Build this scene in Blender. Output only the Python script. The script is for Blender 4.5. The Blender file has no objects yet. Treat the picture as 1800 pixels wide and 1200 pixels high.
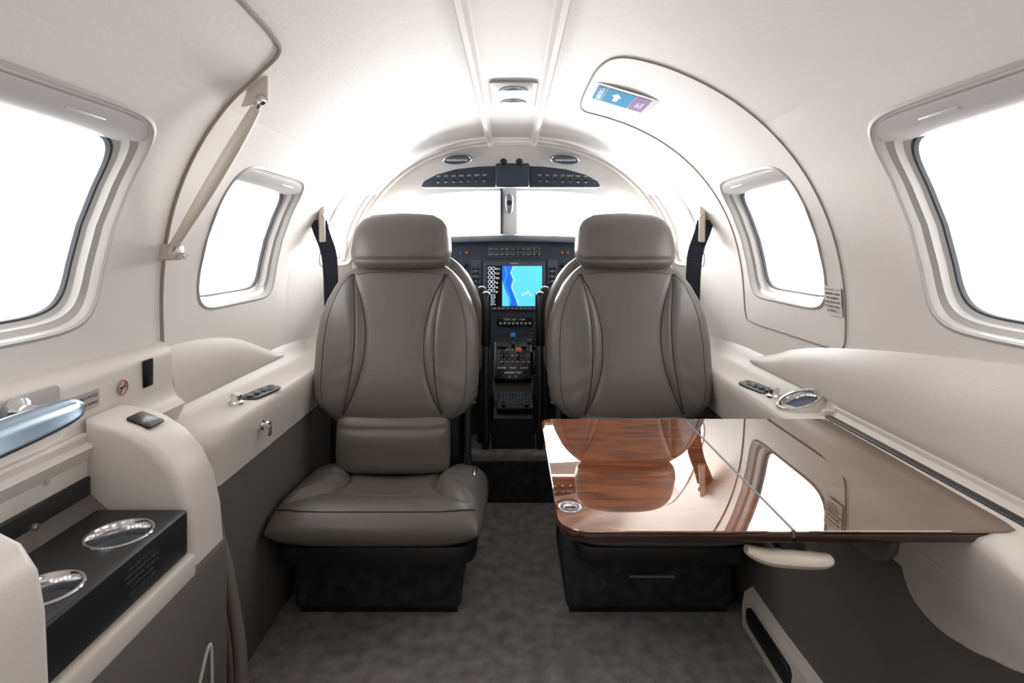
import bpy, bmesh, math, random
from mathutils import Vector, Matrix
random.seed(4)
SC=bpy.context.scene
COL=SC.collection
try:
    SC.view_settings.view_transform='Standard'
except Exception: pass
V=Vector
WL={}
# ---------------------------------------------------------------- materials
def mat(name,col,rough=.5,metal=0,bump=0,bscale=300,var=0,vscale=8,coat=0,emit=0,spec=.5,kindb='noise',dist=.002):
    m=bpy.data.materials.new(name); m.use_nodes=True
    nt=m.node_tree; b=nt.nodes['Principled BSDF']
    b.inputs['Base Color'].default_value=(*col,1)
    b.inputs['Roughness'].default_value=rough
    b.inputs['Metallic'].default_value=metal
    b.inputs['Coat Weight'].default_value=coat
    b.inputs['Specular IOR Level'].default_value=spec
    tc=nt.nodes.new('ShaderNodeTexCoord')
    if emit:
        b.inputs['Emission Color'].default_value=(*col,1); b.inputs['Emission Strength'].default_value=emit
    if var:
        n=nt.nodes.new('ShaderNodeTexNoise'); n.inputs['Scale'].default_value=vscale; n.inputs['Detail'].default_value=8
        r=nt.nodes.new('ShaderNodeValToRGB')
        r.color_ramp.elements[0].position=.3; r.color_ramp.elements[1].position=.7
        r.color_ramp.elements[0].color=(*[c*(1-var) for c in col],1)
        r.color_ramp.elements[1].color=(*[min(1,c*(1+var)) for c in col],1)
        nt.links.new(tc.outputs['Object'],n.inputs['Vector']); nt.links.new(n.outputs['Fac'],r.inputs['Fac'])
        nt.links.new(r.outputs['Color'],b.inputs['Base Color'])
    if bump:
        if kindb=='voronoi':
            n=nt.nodes.new('ShaderNodeTexVoronoi'); o='Distance'
        else:
            n=nt.nodes.new('ShaderNodeTexNoise'); n.inputs['Detail'].default_value=3; o='Fac'
        n.inputs['Scale'].default_value=bscale
        bp=nt.nodes.new('ShaderNodeBump'); bp.inputs['Strength'].default_value=bump; bp.inputs['Distance'].default_value=dist
        nt.links.new(tc.outputs['Object'],n.inputs['Vector']); nt.links.new(n.outputs[o],bp.inputs['Height'])
        nt.links.new(bp.outputs['Normal'],b.inputs['Normal'])
        if kindb=='voronoi':   # soft creases on top of the grain
            n2=nt.nodes.new('ShaderNodeTexNoise'); n2.inputs['Scale'].default_value=8; n2.inputs['Detail'].default_value=3; n2.inputs['Distortion'].default_value=.8
            b2=nt.nodes.new('ShaderNodeBump'); b2.inputs['Strength'].default_value=.2; b2.inputs['Distance'].default_value=.012
            nt.links.new(tc.outputs['Object'],n2.inputs['Vector']); nt.links.new(n2.outputs['Fac'],b2.inputs['Height'])
            nt.links.new(b2.outputs['Normal'],bp.inputs['Normal'])
    return m
CREAM=mat('cream_headliner',(.77,.73,.69),.6,bump=.15,bscale=90,var=.02,vscale=3)
CREAM2=mat('cream_leather_trim',(.64,.585,.535),.42,bump=.1,bscale=250)
STRUTM=mat('beige_painted_tube',(.64,.57,.50),.4)
PLATEM=mat('lamp_plate_plastic',(.42,.39,.36),.45)
FRAMEM=mat('window_frame_plastic',(.44,.42,.405),.33)
SHADEM=mat('shade_rail_plastic',(.55,.535,.53),.3)
LEATH=mat('taupe_leather',(.134,.120,.109),.35,bump=.12,bscale=420,kindb='voronoi',var=.04,vscale=6)
SEAM=mat('stitched_seam',(.028,.025,.022),.7)
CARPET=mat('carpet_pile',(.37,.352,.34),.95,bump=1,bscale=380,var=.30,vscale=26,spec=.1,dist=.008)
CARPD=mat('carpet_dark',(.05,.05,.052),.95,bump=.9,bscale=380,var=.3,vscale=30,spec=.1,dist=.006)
LOWER=mat('charcoal_sidewall',(.115,.104,.096),.75,bump=.3,bscale=400,var=.06,vscale=6)
LOWER2=mat('warm_grey_panel',(.15,.133,.12),.6,bump=.15,bscale=300)
BLACK=mat('black_plastic',(.010,.010,.011),.42)
BLACKG=mat('black_gloss',(.008,.008,.01),.2)
CHROME=mat('polished_metal',(.80,.80,.81),.12,1)
BRUSH=mat('brushed_metal',(.55,.57,.60),.28,1)
HANDLE=mat('anodised_handle',(.42,.53,.64),.2,1)
PANEL=mat('instrument_blue_grey',(.03,.042,.068),.5,bump=.1,bscale=300)
PANEL2=mat('instrument_edge',(.06,.078,.11),.5)
GREYK=mat('grey_keys',(.22,.23,.25),.5)
WHITE=mat('white_print',(.75,.75,.75),.6)
GREYT=mat('grey_print',(.16,.15,.15),.6)
DIMT=mat('dim_print',(.07,.07,.07),.6)
RED=mat('red_print',(.42,.12,.05),.6)
ORANGE=mat('orange_knob',(.65,.13,.04),.4)
BLUEK=mat('blue_knob',(.02,.16,.6),.4)
BLUEP=mat('blue_placard',(.03,.34,.66),.8,spec=.1)
PURP=mat('violet_placard',(.38,.24,.52),.8,spec=.1)
CLEARP=mat('clear_placard',(.50,.48,.46),.6,spec=.2)
BELT=mat('dark_webbing',(.012,.015,.028),.8,bump=.4,bscale=500)
SCRB=mat('screen_black',(.003,.004,.006),.15)
SCRC=mat('screen_cyan',(.11,.66,.82),.3,emit=.8)
SCRD=mat('screen_blue',(.01,.14,.75),.3,emit=.8)
SCRW=mat('screen_white',(.8,.9,.95),.3,emit=.8)
SCRP=mat('screen_pink',(.85,.6,.75),.3,emit=.8)
LENS=mat('lamp_lens',(.85,.82,.78),.3,emit=.8)
SEAL=mat('rubber_seal',(.045,.05,.06),.6)
HOSE=mat('hose_rubber',(.17,.145,.13),.5)
GROOVE=mat('seam_groove',(.33,.28,.24),.8)
LATCH=mat('latch_cream',(.66,.58,.48),.4)

def glassmat():
    m=bpy.data.materials.new('clear_acrylic'); m.use_nodes=True; nt=m.node_tree; nt.nodes.clear()
    o=nt.nodes.new('ShaderNodeOutputMaterial'); t=nt.nodes.new('ShaderNodeBsdfTransparent'); g=nt.nodes.new('ShaderNodeBsdfGlossy')
    g.inputs['Roughness'].default_value=.02; mx=nt.nodes.new('ShaderNodeMixShader'); mx.inputs[0].default_value=.04
    nt.links.new(t.outputs[0],mx.inputs[1]); nt.links.new(g.outputs[0],mx.inputs[2]); nt.links.new(mx.outputs[0],o.inputs[0]); return m
GLASS=glassmat()
def woodmat(name,c0,c1,gl):
    m=bpy.data.materials.new(name); m.use_nodes=True; nt=m.node_tree; b=nt.nodes['Principled BSDF']
    tc=nt.nodes.new('ShaderNodeTexCoord'); mp=nt.nodes.new('ShaderNodeMapping'); mp.inputs['Scale'].default_value=(5,30,5)
    mp.inputs['Rotation'].default_value=(0,0,.5)
    w=nt.nodes.new('ShaderNodeTexNoise'); w.inputs['Scale'].default_value=2.0; w.inputs['Detail'].default_value=6; w.inputs['Distortion'].default_value=1.0
    r=nt.nodes.new('ShaderNodeValToRGB'); e=r.color_ramp.elements
    e[0].position=.36; e[0].color=(*c0,1); e[1].position=.66; e[1].color=(*c1,1)
    nt.links.new(tc.outputs['Object'],mp.inputs['Vector']); nt.links.new(mp.outputs[0],w.inputs['Vector'])
    nt.links.new(w.outputs['Fac'],r.inputs['Fac']); nt.links.new(r.outputs[0],b.inputs['Base Color'])
    b.inputs['Roughness'].default_value=.5; b.inputs['Specular IOR Level'].default_value=.0
    b.inputs['Coat Weight'].default_value=1; b.inputs['Coat Roughness'].default_value=.006
    b.inputs['Coat IOR'].default_value=1.8
    g=nt.nodes.new('ShaderNodeBsdfGlossy'); g.inputs['Roughness'].default_value=.006; g.inputs['Color'].default_value=(.92,.85,.77,1)
    mx=nt.nodes.new('ShaderNodeMixShader'); mx.inputs[0].default_value=gl
    nt.links.new(b.outputs[0],mx.inputs[1]); nt.links.new(g.outputs[0],mx.inputs[2])
    nt.links.new(mx.outputs[0],nt.nodes['Material Output'].inputs[0])
    return m
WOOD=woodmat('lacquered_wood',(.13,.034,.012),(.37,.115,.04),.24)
WOOD2=woodmat('lacquered_wood_reflect_tint',(.05,.022,.012),(.13,.06,.032),.22)  # same wood as the inner leaf, its grey reflection put into the colour
WOODE=mat('wood_edge_band',(.035,.014,.009),.2,coat=.5)

# ---------------------------------------------------------------- object helpers
def setp(o,parent,label,category,kind,group):
    if parent is not None:
        o.parent=parent; o.matrix_parent_inverse=Matrix.Translation(-WL[parent.name])
    if label: o['label']=label
    if category: o['category']=category
    if kind: o['kind']=kind
    if group: o['group']=group
def thing(name,loc,label,category,group=None,kind=None):
    o=bpy.data.objects.new(name,None); o.empty_display_size=.05; o.location=loc; COL.objects.link(o); WL[o.name]=V(loc)
    setp(o,None,label,category,kind,group); return o
def mk(name,vf,m,parent=None,smooth=True,label=None,category=None,kind=None,group=None,angle=40):
    vs,fs=vf
    vs=[V(v) for v in vs]
    mn=V([min(v[i] for v in vs) for i in range(3)]); mx=V([max(v[i] for v in vs) for i in range(3)])
    c=(mn+mx)/2
    me=bpy.data.meshes.new(name); me.from_pydata([tuple(v-c) for v in vs],[],fs)
    bm=bmesh.new(); bm.from_mesh(me); bmesh.ops.remove_doubles(bm,verts=bm.verts,dist=1e-6); 
    bmesh.ops.recalc_face_normals(bm,faces=bm.faces)
    if smooth:
        for f in bm.faces: f.smooth=True
        for e in bm.edges:
            if len(e.link_faces)==2 and e.calc_face_angle(0)>math.radians(angle): e.smooth=False
    bm.to_mesh(me); bm.free()
    me.materials.append(m)
    o=bpy.data.objects.new(name,me); o.location=c; COL.objects.link(o); WL[o.name]=c
    setp(o,parent,label,category,kind,group)
    return o
def each(name,L,m,parent,smooth=True):
    return [mk(name,v,m,parent,smooth) for v in L]
def join(*L):
    V_=[];F_=[]
    for vs,fs in L:
        k=len(V_); V_+= [tuple(v) for v in vs]; F_+= [[i+k for i in f] for f in fs]
    return V_,F_
def grid(P,cu=False,cv=False):
    n=len(P); m=len(P[0]); vs=[p for r in P for p in r]; fs=[]
    for i in range(n if cu else n-1):
        for j in range(m if cv else m-1):
            fs.append([i*m+j,((i+1)%n)*m+j,((i+1)%n)*m+(j+1)%m,i*m+(j+1)%m])
    return vs,fs
def box(x0,x1,y0,y1,z0,z1,r=.005,seg=3,M=None):
    bm=bmesh.new(); bmesh.ops.create_cube(bm,size=1)
    for v in bm.verts:
        v.co=V(((x0+x1)/2+v.co.x*(x1-x0),(y0+y1)/2+v.co.y*(y1-y0),(z0+z1)/2+v.co.z*(z1-z0)))
    if r: bmesh.ops.bevel(bm,geom=bm.edges[:],offset=r,segments=seg,affect='EDGES',profile=.5,clamp_overlap=True)
    if M is not None: bmesh.ops.transform(bm,matrix=M,verts=bm.verts)
    bm.verts.index_update(); out=([v.co[:] for v in bm.verts],[[v.index for v in f.verts] for f in bm.faces]); bm.free(); return out
def frame_of(ax):
    ax=V(ax).normalized(); t=V((0,0,1)) if abs(ax.z)<.9 else V((1,0,0))
    a=t.cross(ax).normalized(); b=ax.cross(a); return a,b,ax
def lathe(prof,org,ax,seg=32,sx=1,sy=1,xd=None,cap=True):
    a,b,c=frame_of(ax)
    if xd is not None:
        a=(V(xd)-c*V(xd).dot(c)).normalized(); b=c.cross(a)
    P=[]
    for r,h in prof:
        P.append([V(org)+c*h+a*(r*sx*math.cos(2*math.pi*k/seg))+b*(r*sy*math.sin(2*math.pi*k/seg)) for k in range(seg)])
    vs,fs=grid(P,False,True)
    vs=list(vs)
    if cap:
        if prof[0][0]>1e-6: fs.append(list(range(seg))[::-1])
        if prof[-1][0]>1e-6: fs.append([ (len(prof)-1)*seg+k for k in range(seg)])
    return vs,fs
def disc(org,ax,r,h,seg=32,bev=.15,sx=1,sy=1,xd=None):
    b=min(h,r)*bev
    return lathe([(r,0),(r,h-b),(r-b,h)],org,ax,seg,sx,sy,xd)
def ringv(org,ax,R,r,seg=40,sx=1,sy=1,xd=None):
    pr=[(R+r*math.cos(t*math.pi/4),r*math.sin(t*math.pi/4)) for t in range(9)]
    a,b,c=frame_of(ax)
    if xd is not None:
        a=(V(xd)-c*V(xd).dot(c)).normalized(); b=c.cross(a)
    P=[[V(org)+c*h+a*(rr*sx*math.cos(2*math.pi*k/seg))+b*(rr*sy*math.sin(2*math.pi*k/seg)) for k in range(seg)] for rr,h in pr[:-1]]
    return grid(P,True,True)
def smoothpts(pts,n=8,closed=False):
    P=[V(p) for p in pts]; out=[]; L=len(P)
    for i in range(L if closed else L-1):
        if closed: p0,p1,p2,p3=P[i-1],P[i],P[(i+1)%L],P[(i+2)%L]
        else: p0,p1,p2,p3=P[max(i-1,0)],P[i],P[i+1],P[min(i+2,L-1)]
        for k in range(n):
            t=k/n; out.append(.5*((2*p1)+(p2-p0)*t+(2*p0-5*p1+4*p2-p3)*t*t+(3*p1-3*p2+p3-p0)*t**3))
    if not closed: out.append(P[-1])
    return out
def smooth2(pts,n=6):
    return [(p.x,p.y) for p in smoothpts([(a,b,0) for a,b in pts],n,True)]
def tube(pts,r,seg=10,n=6,closed=False,rad=None,flat=1.0,smooth=True):
    P=smoothpts(pts,n,closed) if smooth else [V(p) for p in pts]
    L=len(P); rings=[]; up=None
    for i in range(L):
        t=(P[(i+1)%L]-P[i-1]) if closed else (P[min(i+1,L-1)]-P[max(i-1,0)])
        t.normalize()
        if up is None: up=frame_of(t)[0]
        up=(up-t*up.dot(t)).normalized(); b=t.cross(up)
        rr=r if rad is None else rad(i/(L-1))
        rings.append([P[i]+up*(rr*math.cos(2*math.pi*k/seg))+b*(rr*flat*math.sin(2*math.pi*k/seg)) for k in range(seg)])
    vs,fs=grid(rings,closed,True)
    if not closed:
        fs.append(list(range(seg))[::-1]); fs.append([(L-1)*seg+k for k in range(seg)])
    return vs,fs
def prism(out,org,xd,yd,th,bev=0,seg=2):
    xd=V(xd).normalized(); yd=V(yd).normalized(); nd=xd.cross(yd)
    bm=bmesh.new()
    a=[bm.verts.new(V(org)+xd*p[0]+yd*p[1]) for p in out]
    f=bm.faces.new(a); r=bmesh.ops.extrude_face_region(bm,geom=[f])
    for v in r['geom']:
        if isinstance(v,bmesh.types.BMVert): v.co+=nd*th
    if bev:
        es=[e for e in bm.edges if abs((e.verts[0].co-e.verts[1].co).normalized().dot(nd))<.5]
        bmesh.ops.bevel(bm,geom=es,offset=bev,segments=seg,affect='EDGES',profile=.5,clamp_overlap=True)
    bm.verts.index_update(); out=([v.co[:] for v in bm.verts],[[v.index for v in f.verts] for f in bm.faces]); bm.free(); return out
def rrect(x0,x1,y0,y1,r,n=6):
    if not isinstance(r,(list,tuple)): r=[r]*4
    pts=[]
    for (cx,cy,a0),q in zip([(x1,y1,0),(x0,y1,90),(x0,y0,180),(x1,y0,270)],r):
        sx=-1 if cx==x1 else 1; sy=-1 if cy==y1 else 1
        for k in range(n+1):
            a=math.radians(a0+90*k/n); pts.append((cx+sx*q+q*math.cos(a),cy+sy*q+q*math.sin(a)))
    return pts
def boolean(vf,cutters):
    def tmp(vf):
        me=bpy.data.meshes.new('t'); me.from_pydata([tuple(v) for v in vf[0]],[],vf[1])
        bm=bmesh.new(); bm.from_mesh(me); bmesh.ops.remove_doubles(bm,verts=bm.verts,dist=1e-6); bmesh.ops.recalc_face_normals(bm,faces=bm.faces); bm.to_mesh(me); bm.free()
        o=bpy.data.objects.new('t',me); COL.objects.link(o); return o
    a=tmp(vf); cs=[tmp(c) for c in cutters]
    for c in cs:
        md=a.modifiers.new('b','BOOLEAN'); md.operation='DIFFERENCE'; md.solver='EXACT'; md.object=c
    dg=bpy.context.evaluated_depsgraph_get(); me=bpy.data.meshes.new_from_object(a.evaluated_get(dg))
    out=([v.co[:] for v in me.vertices],[list(p.vertices) for p in me.polygons])
    for o in [a]+cs: bpy.data.objects.remove(o)
    return out
def text(s,size,org,xd,yd,align='CENTER',th=.0003):
    cu=bpy.data.curves.new('t','FONT'); cu.body=s; cu.size=size; cu.align_x=align; cu.align_y='CENTER'; cu.extrude=th; cu.resolution_u=2
    o=bpy.data.objects.new('t',cu); COL.objects.link(o); dg=bpy.context.evaluated_depsgraph_get()
    me=bpy.data.meshes.new_from_object(o.evaluated_get(dg))
    xd=V(xd).normalized(); yd=V(yd).normalized(); nd=xd.cross(yd)
    vs=[V(org)+xd*v.co.x+yd*v.co.y+nd*v.co.z for v in me.vertices]; fs=[list(p.vertices) for p in me.polygons]
    bpy.data.objects.remove(o); return vs,fs
def loftY(prof,ys,cap=False):
    P=[[V((x,y,z)) for x,z in prof(y)] for y in ys]
    vs,fs=grid(P); vs=list(vs)
    if cap:
        m=len(P[0]); fs.append(list(range(m))[::-1]); fs.append([(len(P)-1)*m+k for k in range(m)])
    return vs,fs
def lin(a,b,n): return [a+(b-a)*i/(n-1) for i in range(n)]
def interp(T,x):
    if x<=T[0][0]: return T[0][1]
    for (a,b),(c,d) in zip(T,T[1:]):
        if x<=c: return b+(d-b)*(x-a)/(c-a)
    return T[-1][1]
def sm(T,x,h): return sum(interp(T,x+h*k) for k in (-1,-.5,0,.5,1))/5

# ---------------------------------------------------------------- hull
A=.735;B=.64;ZC=.75;N=2.3
def ka(y): return 1 if y<1.8 else 1-.06*((y-1.8)/.65)**1.6
def XZ(z,y):
    if z>=ZC:
        q=max(0,1-((z-ZC)/B)**N); return A*ka(y)*q**(1/N)
    return A*ka(y)-.25*(ZC-z)**2
def H(y,t,s=1,off=0):
    if t>=0:
        x=A*ka(y)*abs(math.cos(t))**(2/N)*(1 if math.cos(t)>=0 else -1); z=ZC+B*math.sin(t)**(2/N)
    else:
        z=ZC+t*.6; x=XZ(z,y)
    p=V((s*x,y,z))
    if off:
        c=V((0,y,.8)); p+= (c-p).normalized()*off
    return p
def t_of_z(z): return math.asin(min(1,((z-ZC)/B)**(N/2))) if z>=ZC else (z-ZC)/.6
def t_of_x(x): return math.acos((x/A)**(N/2))
Z0,Z1=.58,1.215; ZM=(Z0+Z1)/2; HZ=(Z1-Z0)/2; NP=96
zs=[ZM+HZ*math.tan(-math.pi/4+math.pi/2*k/(NP//4)) for k in range(NP//4+1)]
WIN=[(-.32,.14,.80,1.14),(.5,1.0,.808,1.160),(1.325,1.75,.797,1.135),(2.10,2.425,.87,1.18)]
PAT=[(-.38,.2),(.44,1.06),(1.27,1.81),(2.05,2.455)]
def hole(w,ins=0,ex=6.5):
    y0,y1,z0,z1=w; cy,cz=(y0+y1)/2,(z0+z1)/2; hy,hz=(y1-y0)/2-ins,(z1-z0)/2-ins; P=[]
    for k in range(NP):
        a=2*math.pi*k/NP; c,s=math.cos(a),math.sin(a)
        P.append((cy+hy*math.copysign(abs(c)**(2/ex),c),cz+hz*math.copysign(abs(s)**(2/ex),s)))
    return P
def side_wall(s):
    parts=[]
    edges=[-1.2]+[e for p in PAT for e in p]+[2.5]
    for i in range(0,len(edges),2):
        n=max(2,int((edges[i+1]-edges[i])/.06)+1)
        parts.append(grid([[V((s*XZ(z,y),y,z)) for z in zs] for y in lin(edges[i],edges[i+1],n)]))
    for w,(a,b) in zip(WIN,PAT):
        hp=hole(w); cy=(a+b)/2; hy=(b-a)/2; out=[]
        for k in range(NP):
            t=2*math.pi*k/NP; c,q=math.cos(t),math.sin(t); m=max(abs(c),abs(q)); out.append((cy+hy*c/m,ZM+HZ*q/m))
        R=[]
        for j in range(9):
            f=j/8
            R.append([V((s*XZ(o[1]*(1-f)+h[1]*f,o[0]*(1-f)+h[0]*f),o[0]*(1-f)+h[0]*f,o[1]*(1-f)+h[1]*f)) for o,h in zip(out,hp)])
        parts.append(grid(R,False,True))
    return join(*parts)
mk('wall_left',side_wall(-1),CREAM,kind='structure',label='cream padded cabin sidewall with window openings')
mk('wall_right',side_wall(1),CREAM,kind='structure',label='cream padded cabin sidewall with window openings')
t0=t_of_z(Z1)
ysC=lin(-1.2,1.8,20)+lin(1.84,2.46,12)
R=[]
for y in ysC:
    row=[V((XZ(1.185,y)+.006,y,1.185))]
    row+=[H(y,t) for t in lin(t0,math.pi-t0,60)]
    row+=[V((-XZ(1.185,y)-.006,y,1.185))]
    R.append(row)
mk('ceiling',grid(R),CREAM,kind='structure',label='cream padded curved cabin headliner')
mk('floor',grid([[V((x,y,0)) for x in lin(-.64,.64,5)] for y in lin(-1.2,2.6,9)]),CARPET,kind='structure',label='grey plush carpet floor')
mk('wall_back',grid([[V((x,-1.2,z)) for x in (-.8,0,.8)] for z in (0,.7,1.45)]),CREAM,kind='structure',label='cream aft bulkhead')
# windows
def window(idx,w,s,shade=True):
    rings=[(-.008,-.001),(-.003,-.003),(0.001,.002),(.003,.014),(.010,.018),(.013,.019),(.015,.032),(.022,.036),(.024,.048)]
    P=[]
    for ins,d in rings:
        P.append([V((s*(XZ(z,y)+d),y,z)) for y,z in hole(w,ins)])
    fr=mk('window_%d'%idx,grid(P,False,True),FRAMEM if idx not in (4,8) else CREAM,kind='structure',label='stepped grey-beige cabin window surround',angle=35)
    P=[[V((s*(XZ(z,y)+d),y,z)) for y,z in hole(w,ins)] for ins,d in ((.0222,.038),(.0228,.036),(.0258,.037),(.0265,.044))]
    mk('window_seal',grid(P,False,True),SEAL if idx not in (4,8) else CREAM,fr)
    h1=hole(w,.024); cy=(w[0]+w[1])/2; cz=(w[2]+w[3])/2
    P=[[V((s*(XZ(cz+(z-cz)*f,cy+(y-cy)*f)+.046),cy+(y-cy)*f,cz+(z-cz)*f)) for y,z in h1] for f in (1,.75,.5,.25,.02)]
    mk('window_pane',grid(P,False,True),GLASS,fr,label='clear acrylic pane')
    if shade:
        zt=w[3]-.002
        prof=lambda y:[(s*(XZ(zt,y)+.035),zt),(s*(XZ(zt,y)+.006),zt),(s*(XZ(zt-.004,y)+.001),zt-.004),(s*(XZ(zt-.022,y)+.001),zt-.022),(s*(XZ(zt-.03,y)+.008),zt-.030),(s*(XZ(zt-.03,y)+.035),zt-.032)]
        sh=mk('window_shade',loftY(prof,lin(w[0]+.008,w[1]-.008,14),True),SHADEM,fr,label='retracted pale window shade rail')
        ym=(w[0]+w[1])/2; 
        mk('shade_grip',box(-.003,.003,-.04,.04,-.003,.003,.002,M=Matrix.Translation((s*(XZ(zt-.02,ym)+.000),ym+.08,zt-.016))),SHADEM,sh)
i=1
for s in (-1,1):
    for k,w in enumerate(WIN):
        window(i,w,s,k in (1,2)); i+=1

# hatch seam right
def seam_path(pts,s,r=.0024,off=.0006):
    P=smoothpts([(y,t,0) for y,t in pts],8); return tube([H(p.x,p.y,s,off) for p in P],r,8,smooth=False)
tb=t_of_z(.757); tt=t_of_x(.225)
pts=[(1.78,tb-.06),(1.80,tb+.05),(1.80,.4),(1.80,.75),(1.80,1.0),(1.80,tt-.07),(1.785,tt),(1.70,tt+.025),(1.5,tt+.03),(1.35,tt+.02),(1.27,tt-.02),(1.25,tt-.12),(1.25,1.0),(1.25,.75),(1.25,.4),(1.25,tb+.05),(1.265,tb-.06),(1.33,tb-.07),(1.5,tb-.07),(1.7,tb-.07),(1.78,tb-.06)]
mk('trim_1',seam_path(pts,1),GROOVE,kind='structure',label='seam outlining the emergency exit hatch')
td=t_of_x(.43)
pts=[(-.3,td+.12),(.3,td+.12),(.8,td+.05),(.98,td+.03),(1.045,td),(1.075,td-.1),(1.09,td-.2),(1.13,.55),(1.17,.25),(1.19,.05),(1.195,-.05),(1.195,-.2)]
mk('trim_2',seam_path(pts,-1,.0045),GROOVE,kind='structure',label='seam outlining the cabin entry door')
# ceiling centre panel
def cprof(y):
    L=[]
    for x,d in [(-.110,-.008),(-.106,.010),(-.100,.019),(-.088,.020),(-.083,.013),(-.079,.006),(-.074,.004),(0,.004),(.074,.004),(.079,.006),(.083,.013),(.088,.020),(.100,.019),(.106,.010),(.110,-.008)]:
        L.append((x,ZC+B*(1-(abs(x)/A)**N)**(1/N)-d))
    return L
mk('trim_3',loftY(cprof,lin(-1.2,2.43,20)),CREAM,kind='structure',label='cream centre ceiling rail with raised edges')

# ---------------------------------------------------------------- ledges
def ledge_prof(s):
    L=[(.60,.455),(.597,.50),(.590,.54),(.592,.560),(.602,.572),(.622,.577),(.68,.579),(.70,.59),(.715,.61),(.740,.64)]
    return lambda y:[(s*x,z) for x,z in L]
def ledge(s,y0,y1,name,lab):
    ys=lin(y0+.05,y1,24); base=ledge_prof(s)
    R=[[V((x,y,z)) for x,z in base(y)] for y in ys]
    pre=[]
    for f,dy in ((1,0.0),(.75,.008),(.4,.03)):
        pre.append([V((s*(.735-(.735-abs(x))*(1-.25*f)),y0+dy,.45+(z-.45)*(1-.12*f))) for x,z in base(0)])
    R=pre+R
    vs,fs=grid(R); vs=list(vs); fs.append(list(range(10))[::-1])
    mk(name,(vs,fs),CREAM2,kind='structure',label=lab)
ledge(-1,1.12,2.4,'trim_4','beige leather side ledge with rounded end')
ledge(1,-1.15,2.4,'trim_5','beige leather side ledge beneath the windows')
for s,nm in ((-1,'baseboard_left'),(1,'baseboard_right')):
    pr=lambda y:[(s*.60,.0),(s*.602,.3),(s*.605,.47),(s*.70,.56),(s*.745,.60)]
    mk(nm,loftY(pr,lin(-1.2,2.5,12)),LOWER,kind='structure',label='charcoal fabric lower sidewall')
def bulge(s,ya,yb,zt,name,lab,xb=.68,bl=.012):
    R=[]
    for y in lin(ya,yb,30):
        top=zt(y); row=[]
        for f in lin(0,1,12):
            z=.608+(top-.608)*f; x=(xb+.012)+(XZ(z,y)-.004-(xb+.012))*(f**1.3)
            x-= bl*math.sin(math.pi*f)*min(1,(top-.6)/.1)
            row.append(V((s*x,y,z)))
        row.append(V((s*(XZ(top,y)+.01),y,top-.002)))
        row.insert(0,V((s*(xb+.03),y,.585))); R.append(row)
    vs,fs=grid(R); m=len(R[0]); vs=list(vs); fs.append(list(range(m))[::-1]); fs.append([(len(R)-1)*m+k for k in range(m)])
    mk(name,(vs,fs),CREAM2,kind='structure',label=lab)
ZL=[(1.19,.735),(1.35,.728),(1.5,.705),(1.62,.665),(1.72,.628),(1.77,.612)]
bulge(-1,1.195,1.77,lambda y:sm(ZL,y,.05),'trim_6','beige armrest panel under the cabin window',.695,.004)
ZR=[(-1.1,.83),(.6,.80),(.81,.778),(1.1,.745),(1.3,.715),(1.46,.685),(1.6,.64),(1.68,.614)]
bulge(1,-1.1,1.68,lambda y:sm(ZR,y,.06),'trim_7','beige sculpted armrest panel under the windows',.690,.006)
pr=lambda y:[(-.745,.752),(-.728,.748),(-.715,.738),(-.708,.72),(-.706,.66),(-.700,.638),(-.688,.628),(-.680,.622),(-.690,.60),(-.72,.55)]
mk('door_1',loftY(pr,lin(-1.15,1.185,20),True),CREAM2,kind='structure',label='beige lower band of the cabin entry door')
kp=lambda y:[(.575,0.001),(.574,.05),(.580,.085+.05*max(0,1.25-y)),(.604,.100+.05*max(0,1.25-y))]
mk('trim_8',loftY(kp,lin(-.9,1.42,16),True),CREAM2,kind='structure',label='beige moulded kick panel with vent slot')
mk('trim_9',prism(rrect(1.17,1.385,.030,.075,.018),(.5785,0,0),(0,1,0),(0,0,1),-.010,.002),BLACK,kind='structure',label='black air vent slot in kick panel')
mk('trim_10',prism(smooth2([(.50,.50),(.50,.472),(.62,.462),(.72,.430),(.79,.413),(.85,.425),(.875,.47),(.86,.50)]),(.5955,0,0),(0,1,0),(0,0,1),.008,.003),CREAM2,kind='structure',label='beige rounded lower lobe of the side ledge')
mk('trim_17',prism(smooth2([(.95,.435),(1.15,.44),(1.36,.45),(1.38,.50),(1.30,.545),(1.15,.558),(.98,.562),(.89,.555),(.868,.51),(.895,.455)]),(.583,0,0),(0,1,0),(0,0,1),.018,.006,4),LOWER2,kind='structure',label='warm grey padded cover below the ledge')

# ---------------------------------------------------------------- cockpit header, windshield
YH=2.46
outer=[H(YH-.005,t) for t in lin(.0,math.pi,61)]
inner=[]
for t in lin(0,math.pi,61):
    c,q=math.cos(t),math.sin(t); inner.append(V((.60*math.copysign(abs(c)**.75,c),2.56-.02*abs(c),.96+.232*max(q,0)**.55)))
rows=[]
for f in lin(0,1,12):
    row=[]
    for a,b in zip(outer,inner):
        p=a.lerp(b,f); row.append(p+V((0,-.02*math.sin(math.pi*f),0)))
    rows.append(row)
rows.insert(0,[p+V((0,-.001,0))+(p-V((0,YH,.8))).normalized()*.02 for p in outer])
rows.append([p+V((0,.03,.012)) for p in inner])
mk('trim_11',grid(rows),CREAM,kind='structure',label='cream windshield header and side pillars')
arc=[H(2.44,t,1,.004) for t in lin(.12,math.pi-.12,50)]
mk('trim_12',tube(arc,.012,10,smooth=False,flat=.7),CREAM,kind='structure',label='rounded cream arch at the cockpit entrance')
wf=thing('window_9',(0,2.6,.98),None,None,kind='structure'); wf['label']='two-piece cockpit windshield'
P=[[V((x,2.60+.12*(1-f),.94+.29*f-.05*(x/.6)**2)) for x in lin(-.64,.64,20)] for f in lin(0,1,6)]
mk('window_pane',grid(P),GLASS,wf)
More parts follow.
